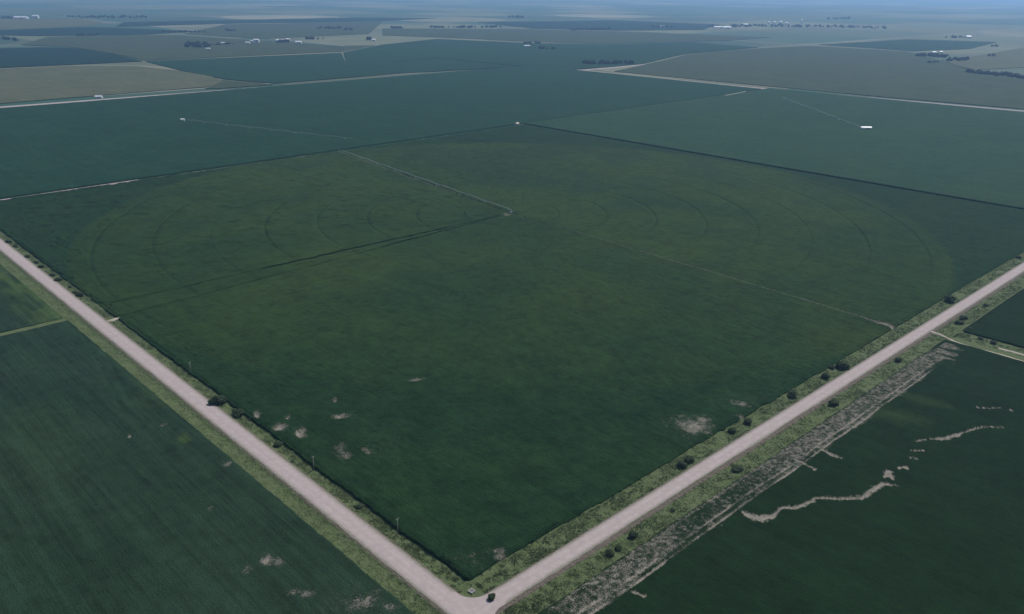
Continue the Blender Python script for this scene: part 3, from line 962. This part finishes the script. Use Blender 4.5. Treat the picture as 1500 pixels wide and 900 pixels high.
mass([(1462, 506), (1500, 514.5), (1540, 524)], 1.2, 1.3, 30, 'dark low hedge above the second wheel track at the right edge', 'hedge', .22, 'leaf', 300, 'hedge')
G = [([(853, 95), (930, 95)], 70, 12, 60, 'dark windbreak grove in the middle distance'),
     ([(272, 70), (305, 70.5)], 160, 16, 45, 'dark distant farm grove on the olive pasture'),
     ([(306, 68), (348, 65)], 40, 9, 16, 'thin tree line right of the farm grove'),
     ([(405, 63.5), (423, 63)], 60, 14, 14, 'dark trees in front of the long white shed'),
     ([(448, 58), (476, 58)], 60, 12, 12, 'small trees right of the white sheds'),
     ([(791, 73), (812, 73)], 60, 12, 14, 'small dark grove standing in the broad teal field'),
     ([(766, 64.5), (792, 64.5)], 50, 10, 12, 'small grove behind the teal field'),
     ([(1340, 83), (1362, 84), (1388, 85)], 90, 13, 40, 'dark trees around the right-hand farm, upper row'),
     ([(1388, 90), (1418, 89.5)], 70, 13, 26, 'dark clump at the right-hand farm, lower row'),
     ([(1360, 93), (1374, 92)], 30, 9, 8, 'small clump below the right-hand farm'),
     ([(1409, 107), (1435, 109), (1460, 112)], 40, 12, 36, 'dark hedge of trees below the tan yard, left part'),
     ([(1466, 111.5), (1500, 117), (1530, 121)], 50, 12, 34, 'dark hedge of trees below the tan yard, right part'),
     ([(-30, 57), (0, 58), (26, 60)], 60, 13, 24, 'dark tree clump at the left edge'),
     ([(112, 53.5), (146, 52.5)], 60, 13, 14, 'dark specks of trees on the dark strip'),
     ([(100, 27), (215, 27)], 250, 16, 60, 'long dark tree belt near the horizon at left'),
     ([(4, 28), (24, 28)], 200, 16, 16, 'trees beside the far white sheds'),
     ([(240, 48.5), (300, 48)], 80, 12, 26, 'tree line behind the olive pasture'),
     ([(330, 46), (344, 46)], 80, 12, 8, 'small clump right of the tree line'),
     ([(465, 43), (500, 43)], 120, 14, 18, 'hazy tree row left of centre'),
     ([(498, 45), (516, 45)], 100, 14, 10, 'hazy clump left of centre'),
     ([(538, 59), (544, 59)], 50, 14, 6, 'single dark clump at the edge of the teal field'),
     ([(572, 42.5), (592, 42.5)], 90, 14, 12, 'hazy clump on the far tan field'),
     ([(630, 41.5), (735, 41)], 90, 14, 50, 'long hazy tree row on the far tan field'),
     ([(742, 27), (766, 27)], 250, 18, 14, 'far dark tree clump near the horizon'),
     ([(836, 45), (895, 44)], 90, 14, 34, 'hazy tree row right of centre'),
     ([(955, 41), (985, 41)], 120, 14, 18, 'hazy trees at a far farm'),
     ([(1035, 41), (1120, 40), (1240, 41)], 300, 15, 110, 'far town trees around the grain bins'),
     ([(1240, 41), (1300, 43)], 200, 14, 30, 'far town trees at right'),
     ([(1210, 29), (1245, 29)], 300, 18, 18, 'far tree belt above the town'),
     ([(1385, 56), (1412, 56)], 90, 12, 14, 'hazy trees left of the far white shed'),
     ([(1448, 83), (1456, 83)], 40, 10, 5, 'small clump on the tan yard'),
     ([(1452, 69), (1462, 69)], 60, 10, 6, 'hazy clump above the tan yard')]
for k, (p_, d_, h_, n_, l_) in enumerate(G):
    mass(p_, d_, h_, n_, l_, 'trees', .30, 'leaf_far', 400 + k)
mass([(383, 238.5), (400, 236), (412, 234), (432, 230.5)], 3, 3.0, 16, 'broken line of dark shrubs on the back edge of the large field', 'shrubs', .25, 'leaf', 351, 'shrub_row')

# ------------------------------------------------------------------ verge grass
def tufts(name, label, n, fn, hmin, hmax, seed):
    g = np.random.default_rng(seed)
    x, y, z = fn(g, n)
    n = len(x)
    VV = []
    for b in range(4):
        a = g.uniform(0, 2 * math.pi, n); h = g.uniform(hmin, hmax, n); w = h * g.uniform(.35, .6, n)
        lean = g.uniform(.15, .75, n) * h
        ox, oy = g.normal(0, .18, n), g.normal(0, .18, n)
        ca, sa = np.cos(a), np.sin(a)
        p0 = np.stack([x + ox - sa * w * .5, y + oy + ca * w * .5, z], 1)
        p1 = np.stack([x + ox + sa * w * .5, y + oy - ca * w * .5, z], 1)
        p2 = np.stack([x + ox + ca * lean, y + oy + sa * lean, z + h], 1)
        VV.append(np.stack([p0, p1, p2], 1))
    V_ = np.concatenate(VV, 0).reshape(-1, 3)
    o = link(name, mesh_np(name, V_, np.arange(len(V_)).reshape(-1, 3)), M['grass'])
    return tag(o, label, 'grass', kind='stuff')


def along_road(axis, centre, hw, t0, t1, d0, d1):
    def fn(g, n):
        t_ = t0 + (t1 - t0) * g.random(n) ** 1.6
        d = g.uniform(d0, d1, n)
        keep = (vnoise(t_, d + 40, 2.4, 17) * .6 + vnoise(t_, d + 40, 9, 18) * .4) > g.uniform(.25, .75, n)
        t_, d = t_[keep], d[keep]
        z = road_z(d, hw) - .05
        return (centre + d, t_, z) if axis == 'y' else (t_, centre + d, z)
    return fn


tufts('verge_grass', 'tall grass tufts on the verge between left road and large field', 26000, along_road('y', ROADX, HWX, 12, 700, HWX + .9, 12.2), .2, .6, 501)
tufts('verge_grass', 'grass tufts on the outer verge of the left road', 24000, along_road('y', ROADX, HWX, 0, 700, -13.6, -HWX - .9), .15, .45, 502)
tufts('verge_grass', 'tall grass tufts on the verge between right road and large field', 34000, along_road('x', ROADY, HWY, 14, 700, HWY + .8, 14.6), .2, .6, 503)
tufts('verge_grass', 'grass tufts on the outer verge of the right road', 36000, along_road('x', ROADY, HWY, 12, 700, -16.8, -HWY - 1.6), .2, .55, 504)


def plot(x0, x1, y0, y1, z):
    def fn(g, n):
        x = g.uniform(x0, x1, n); y = y1 - (y1 - y0) * g.random(n) ** 1.5
        k = vnoise(x, y, 3, 19) > g.uniform(.2, .7, n)
        return x[k], y[k], np.full(k.sum(), z)
    return fn


tufts('rough_grass', 'rough grass and weeds around the right-hand farm track', 5000, plot(403, 417, -220, -18, .1), .2, .5, 505)


# ------------------------------------------------------------------ poles
def pole(px, py, h, label):
    x, y = px2g(px, py)
    e = bpy.data.objects.new('utility_pole', None); C.objects.link(e)
    e.location = (x, y, -.3)
    tag(e, label, 'utility pole', 'poles along the left gravel road')
    b = MB(); b.tube((0, 0, -.4), (0, 0, h), .17, .11, 9); b.build('shaft', M['wood'], e, True)
    b = MB(); b.box((0, 0, h - .45), (1.5, .10, .11)); b.build('crossarm', M['wood'], e)
    for ox in (-.65, -.25, .65):
        b = MB(); b.tube((ox, 0, h - .38), (ox, 0, h - .18), .05, .035, 7); b.build('insulator', M['white'], e)
    b = MB()
    for s in (-1, 1): b.tube((s * .5, .06, h - .5), (0, .1, h - 1.1), .02, .02, 4)
    b.build('brace', M['zinc'], e)


pole(280, 547, 7.5, 'farthest pale utility pole on the left road, above the largest bush')
pole(460, 688, 7.5, 'middle pale utility pole on the left road verge')
pole(583, 781, 7.5, 'nearest faint utility pole on the left road verge')

# concrete inlet box at the junction corner
e = bpy.data.objects.new('drain_box', None); C.objects.link(e)
bx, by = px2g(691, 866)
e.location = (bx, by, -.25); e.rotation_euler = (0, 0, .12)
tag(e, 'small square concrete drain box in the grass at the junction corner', 'drain box')
for s in (-1, 1):
    b = MB(); b.box((0, s * .95, .18), (2.2, .32, .66)); b.build('side_wall', M['concrete'], e)
    b = MB(); b.box((s * .95, 0, .17), (.30, 1.57, .63)); b.build('end_wall', M['concrete'], e)
b = MB(); b.box((0, 0, -.05), (1.6, 1.57, .1)); b.build('floor_slab', M['darkgrate'], e)
for k in range(5):
    b = MB(); b.box((-.6 + k * .3, 0, .3), (.07, 1.56, .05)); b.build('grate_bar', M['zinc'], e)


# ------------------------------------------------------------------ centre-pivot irrigation machines
def wheel_mesh():
    b = MB(); b.tube((0, -.16, 0), (0, .16, 0), .68, .68, 14)
    me = bpy.data.meshes.new('tyre'); me.from_pydata(b.v, [], b.f); me.update(); me.materials.append(M['rubber'])
    b = MB(); b.tube((0, -.17, 0), (0, .17, 0), .36, .36, 10)
    m2 = bpy.data.meshes.new('rim'); m2.from_pydata(b.v, [], b.f); m2.update(); m2.materials.append(M['zinc'])
    return me, m2


TYRE, RIM = wheel_mesh()
SP = 47.3
HP = 4.3


def to_mesh(b, name, mat):
    me = bpy.data.meshes.new(name); me.from_pydata(b.v, [], b.f); me.update(); me.materials.append(M[mat])
    return me


b = MB()
nseg = 8
top = [(SP * k / nseg, 0, HP + .9 * math.sin(math.pi * k / nseg)) for k in range(nseg + 1)]
for a_, c_ in zip(top[:-1], top[1:]): b.tube(a_, c_, .13, .13, 6)
SPAN_PIPE = to_mesh(b, 'span_pipe', 'zinc')
b = MB()
for k in range(1, nseg):
    x_, z_ = top[k][0], top[k][2]
    for s in (-1, 1): b.tube((x_, 0, z_ - .1), (x_, s * .75, z_ - 1.25), .035, .035, 4)
    b.tube((x_, -.75, z_ - 1.25), (x_, .75, z_ - 1.25), .035, .035, 4)
for s in (-1, 1):
    pr = (0, 0, HP - .1)
    for k in range(1, nseg):
        p2 = (top[k][0], s * .75, top[k][2] - 1.25); b.tube(pr, p2, .025, .025, 4); pr = p2
    b.tube(pr, (SP, 0, HP - .1), .025, .025, 4)
SPAN_TRUSS = to_mesh(b, 'truss', 'zinc')
b = MB()
for k in range(1, 16):
    x_ = SP * k / 16; z_ = HP + .9 * math.sin(math.pi * k / 16)
    b.tube((x_, .2, z_ - .1), (x_, .2, 1.9), .03, .03, 4)
DROPS = to_mesh(b, 'drop_hoses', 'rubber')
b = MB()
for s in (-1, 1):
    b.tube((0, s * 2.0, .75), (0, s * .15, HP), .07, .06, 5)
    b.tube((.0, s * 2.0, .75), (-1.2, 0, HP + .3), .04, .04, 4)
b.tube((0, -2.3, .75), (0, 2.3, .75), .11, .11, 6)
b.box((0, 0, 1.0), (.4, .5, .35))
TOWER = to_mesh(b, 'tower_frame', 'zinc')
b = MB()
b.tube((0, 0, HP), (14, 0, HP + .5), .08, .06, 5); b.tube((0, 0, HP + 1.6), (12, 0, HP + .5), .02, .02, 4); b.tube((0, 0, HP), (0, 0, HP + 1.6), .05, .05, 4)
b.tube((14, 0, HP + .5), (14.6, 0, HP + .9), .09, .05, 5)
BOOM = to_mesh(b, 'end_boom', 'zinc')
b = MB()
for sx in (-1, 1):
    for sy in (-1, 1):
        b.tube((sx * 1.7, sy * 1.7, .1), (sx * .25, sy * .25, HP + .2), .09, .07, 5)
for z_, r_ in ((.9, 1.45), (2.4, .9)):
    for s in (-1, 1):
        b.tube((-r_, s * r_, z_), (r_, s * r_, z_), .05, .05, 4); b.tube((s * r_, -r_, z_), (s * r_, r_, z_), .05, .05, 4)
b.tube((0, 0, .1), (0, 0, HP + .5), .16, .16, 8)
PIVB = to_mesh(b, 'pivot_frame', 'zinc')
b = MB(); b.box((0, 0, .08), (4.6, 4.6, .5)); PAD = to_mesh(b, 'concrete_pad', 'concrete')
b = MB(); b.box((1.1, .2, 1.5), (.5, .8, 1.1)); BOXC = to_mesh(b, 'control_box', 'white')


def child(name, me, par, loc=(0, 0, 0), rz=0):
    o = bpy.data.objects.new(name, me); C.objects.link(o); o.parent = par
    o.location = loc; o.rotation_euler = (0, 0, rz)
    return o


def pivot(x, y, ang, n, label):
    e = bpy.data.objects.new('irrigation_pivot', None); C.objects.link(e)
    e.location = (x, y, 0); e.rotation_euler = (0, 0, ang)
    tag(e, label, 'irrigation pivot', 'centre-pivot irrigation machines')
    child('pivot_frame', PIVB, e); child('concrete_pad', PAD, e); child('control_box', BOXC, e)
    for k in range(n):
        s = child('span_pipe', SPAN_PIPE, e, (k * SP, 0, 0))
        child('truss', SPAN_TRUSS, s); child('drop_hoses', DROPS, s)['kind'] = 'stuff'
        tw = child('drive_tower', TOWER, e, ((k + 1) * SP, 0, 0))
        for sgn in (-1, 1):
            child('tyre', TYRE, tw, (0, sgn * 2.3, .68), math.pi / 2 * 0)
            child('rim', RIM, tw, (0, sgn * 2.3, .68))
    child('end_boom', BOOM, e, (n * SP, 0, 0))


ax, ay = px2g(500, 225)
px_, py_ = PIV[1], PIV[0]
pivot(px_, py_, math.atan2(ay - py_, ax - px_), 8, 'long irrigation pivot arm in the middle of the large field')
lx, ly = px2g(270, 179); ax, ay = px2g(528, 209)
pivot(lx, ly, math.atan2(ay - ly, ax - lx), 7, 'irrigation pivot arm across the dark teal field on the left')
rx, ry = px2g(1262, 190.5); ax, ay = px2g(1120, 136)
pivot(rx, ry, math.atan2(ay - ry, ax - rx), 8, 'irrigation pivot arm across the paler teal field on the right')


# ------------------------------------------------------------------ far buildings
def shed(px, py, w, l, h, label, wall='white', roof='roof_white', rz=0.0, name='farm_shed', cat='shed', z=GZ):
    x, y = px2g(px, py)
    e = bpy.data.objects.new(name, None); C.objects.link(e)
    e.location = (x, y, z); e.rotation_euler = (0, 0, rz)
    tag(e, label, cat, 'farm sheds')
    b = MB()
    rh = w * .22
    vv = [(sx * l / 2, sy * w / 2, z_) for z_ in (-.2, h) for sx, sy in ((-1, -1), (1, -1), (1, 1), (-1, 1))] + [(-l / 2, 0, h + rh), (l / 2, 0, h + rh)]
    b.add(vv, [(0, 1, 5, 4), (2, 3, 7, 6), (1, 2, 6, 9, 5), (3, 0, 4, 8, 7)])
    b.build('wall', M[wall], e)
    b = MB()
    t_ = .15; ov = .5
    for s in (-1, 1):
        a = (s * (w / 2 + ov), h - rh * ov / (w / 2) + .03)
        vv = [(sx * (l / 2 + ov), yy, zz) for sx in (-1, 1) for yy, zz in ((a[0], a[1]), (0, h + rh + .03), (0, h + rh + .03 + t_), (a[0], a[1] + t_))]
        b.add(vv, [(0, 1, 2, 3), (7, 6, 5, 4), (0, 4, 5, 1), (2, 6, 7, 3), (0, 3, 7, 4), (1, 5, 6, 2)])
    b.build('roof', M[roof], e)
    b = MB(); b.box((l * .15, -w / 2 - .03, h * .42), (l * .22, .08, h * .84)); b.build('door', M['doorgrey'], e)
    b = MB(); b.box((-l / 2 - .03, 0, h * .42), (.08, w * .3, h * .84)); b.build('door', M['doorgrey'], e)
    return e


CAMA = YAW - math.pi / 2
shed(757, 183.6, 5, 6.5, 3, 'small tan pump shed at the far corner of the large field', 'tan_wall', 'tan_wall', 0.2, 'pump_shed', 'shed', 0)
shed(1268, 189.6, 5, 17, 3.2, 'low white shed beside the right-hand pivot centre', rz=-.75, z=0)
shed(268, 177.6, 4, 6, 3, 'tiny white shed beside the left-hand pivot centre', rz=-.7, z=0)
shed(145, 143.5, 7, 13, 3.2, 'small white shed at the distant road below the tan field', rz=-.7, z=-.4)
for px, py, w, l, h, lab in ((31, 27.8, 30, 80, 9, 'long far white shed near the top left corner'), (52.5, 27, 22, 34, 14, 'short far white shed right of the long one, top left'),
                             (376, 62.5, 14, 20, 11, 'tall white barn at the distant farm left of centre'), (363, 64, 10, 16, 5, 'low pale shed left of the tall white barn'),
                             (369, 62, 9, 12, 6, 'small pale shed next to the tall white barn'), (412, 61, 14, 38, 6, 'long white roofed shed behind the dark trees'),
                             (421.5, 60.5, 14, 16, 8, 'white shed at the right end of the long roof'), (437.5, 63.7, 16, 22, 6, 'pale shed right of the dark trees'),
                             (547.5, 60.2, 12, 16, 6, 'single small white shed at the edge of the teal field'), (772, 68.5, 10, 22, 4, 'low pale shed left of the small grove'),
                             (1053, 41.5, 20, 60, 7, 'long pale shed at the left end of the far town'), (1064, 42, 22, 50, 8, 'pale shed beside the long one in the far town'),
                             (1091, 37.5, 20, 40, 7, 'far pale shed between the long shed and the bins'), (1418, 56, 18, 24, 8, 'lone bright white shed at far right'),
                             (970, 40.5, 14, 22, 8, 'tiny far white shed among hazy trees right of centre'), (1368, 78, 9, 14, 4.5, 'pale shed among the right-hand farm trees'),
                             (1378, 77.5, 8, 12, 4.5, 'second pale shed among the right-hand farm trees'), (305, 72.5, 8, 14, 4, 'small pale shed right below the dark farm grove'),
                             (327, 64.5, 9, 14, 5, 'small pale shed on the thin tree line')):
    shed(px, py, w, l, h, lab, rz=-.73 + random.uniform(-.08, .08))


def grain_bin(px, py, r, h, label):
    x, y = px2g(px, py)
    e = bpy.data.objects.new('grain_bin', None); C.objects.link(e)
    e.location = (x, y, GZ)
    tag(e, label, 'grain bin', 'grain bins of the far town')
    b = MB(); b.tube((0, 0, -.2), (0, 0, h), r, r, 24); b.build('wall', M['white'], e)
    b = MB(); b.tube((0, 0, h + .01), (0, 0, h + r * .5), r * 1.03, r * .12, 24); b.build('roof', M['roof_white'], e)
    b = MB(); b.tube((0, 0, h + r * .5), (0, 0, h + r * .5 + 1.2), r * .1, r * .1, 10); b.build('vent_cap', M['zinc'], e)


for px, py, r, h, lab in ((1126, 36, 9, 15, 'leftmost of the four white grain bins in the far town'), (1134, 36.6, 10, 18, 'second white grain bin from the left in the far town'),
                          (1143, 37.2, 11, 22, 'third and tallest white grain bin in the far town'), (1152, 37.4, 9, 16, 'rightmost of the four white grain bins in the far town'),
                          (1174, 34.5, 8, 22, 'faint pale bin standing apart, right of the four bins')):
    grain_bin(px, py, r, h, lab)

# ------------------------------------------------------------------ haze
b = MB()
HZ = 70000
b.box((0, 0, (240 + GZ - 1.0) / 2), (2 * HZ, 2 * HZ, 240 - (GZ - 1.0)))
hz = b.build('haze', None)
hm = bpy.data.materials.new('haze')
hm.use_nodes = True
nt = hm.node_tree
for n_ in list(nt.nodes): nt.nodes.remove(n_)
out = nt.nodes.new('ShaderNodeOutputMaterial')
pv = nt.nodes.new('ShaderNodeVolumePrincipled')
pv.inputs['Color'].default_value = (0.36, 0.62, 1.0, 1)
pv.inputs['Density'].default_value = 8.5e-5
pv.inputs['Anisotropy'].default_value = 0.35
nt.links.new(pv.outputs[0], out.inputs['Volume'])
hz.data.materials.append(hm)
tag(hz, 'pale blue haze thickening towards the horizon', 'haze', kind='stuff')
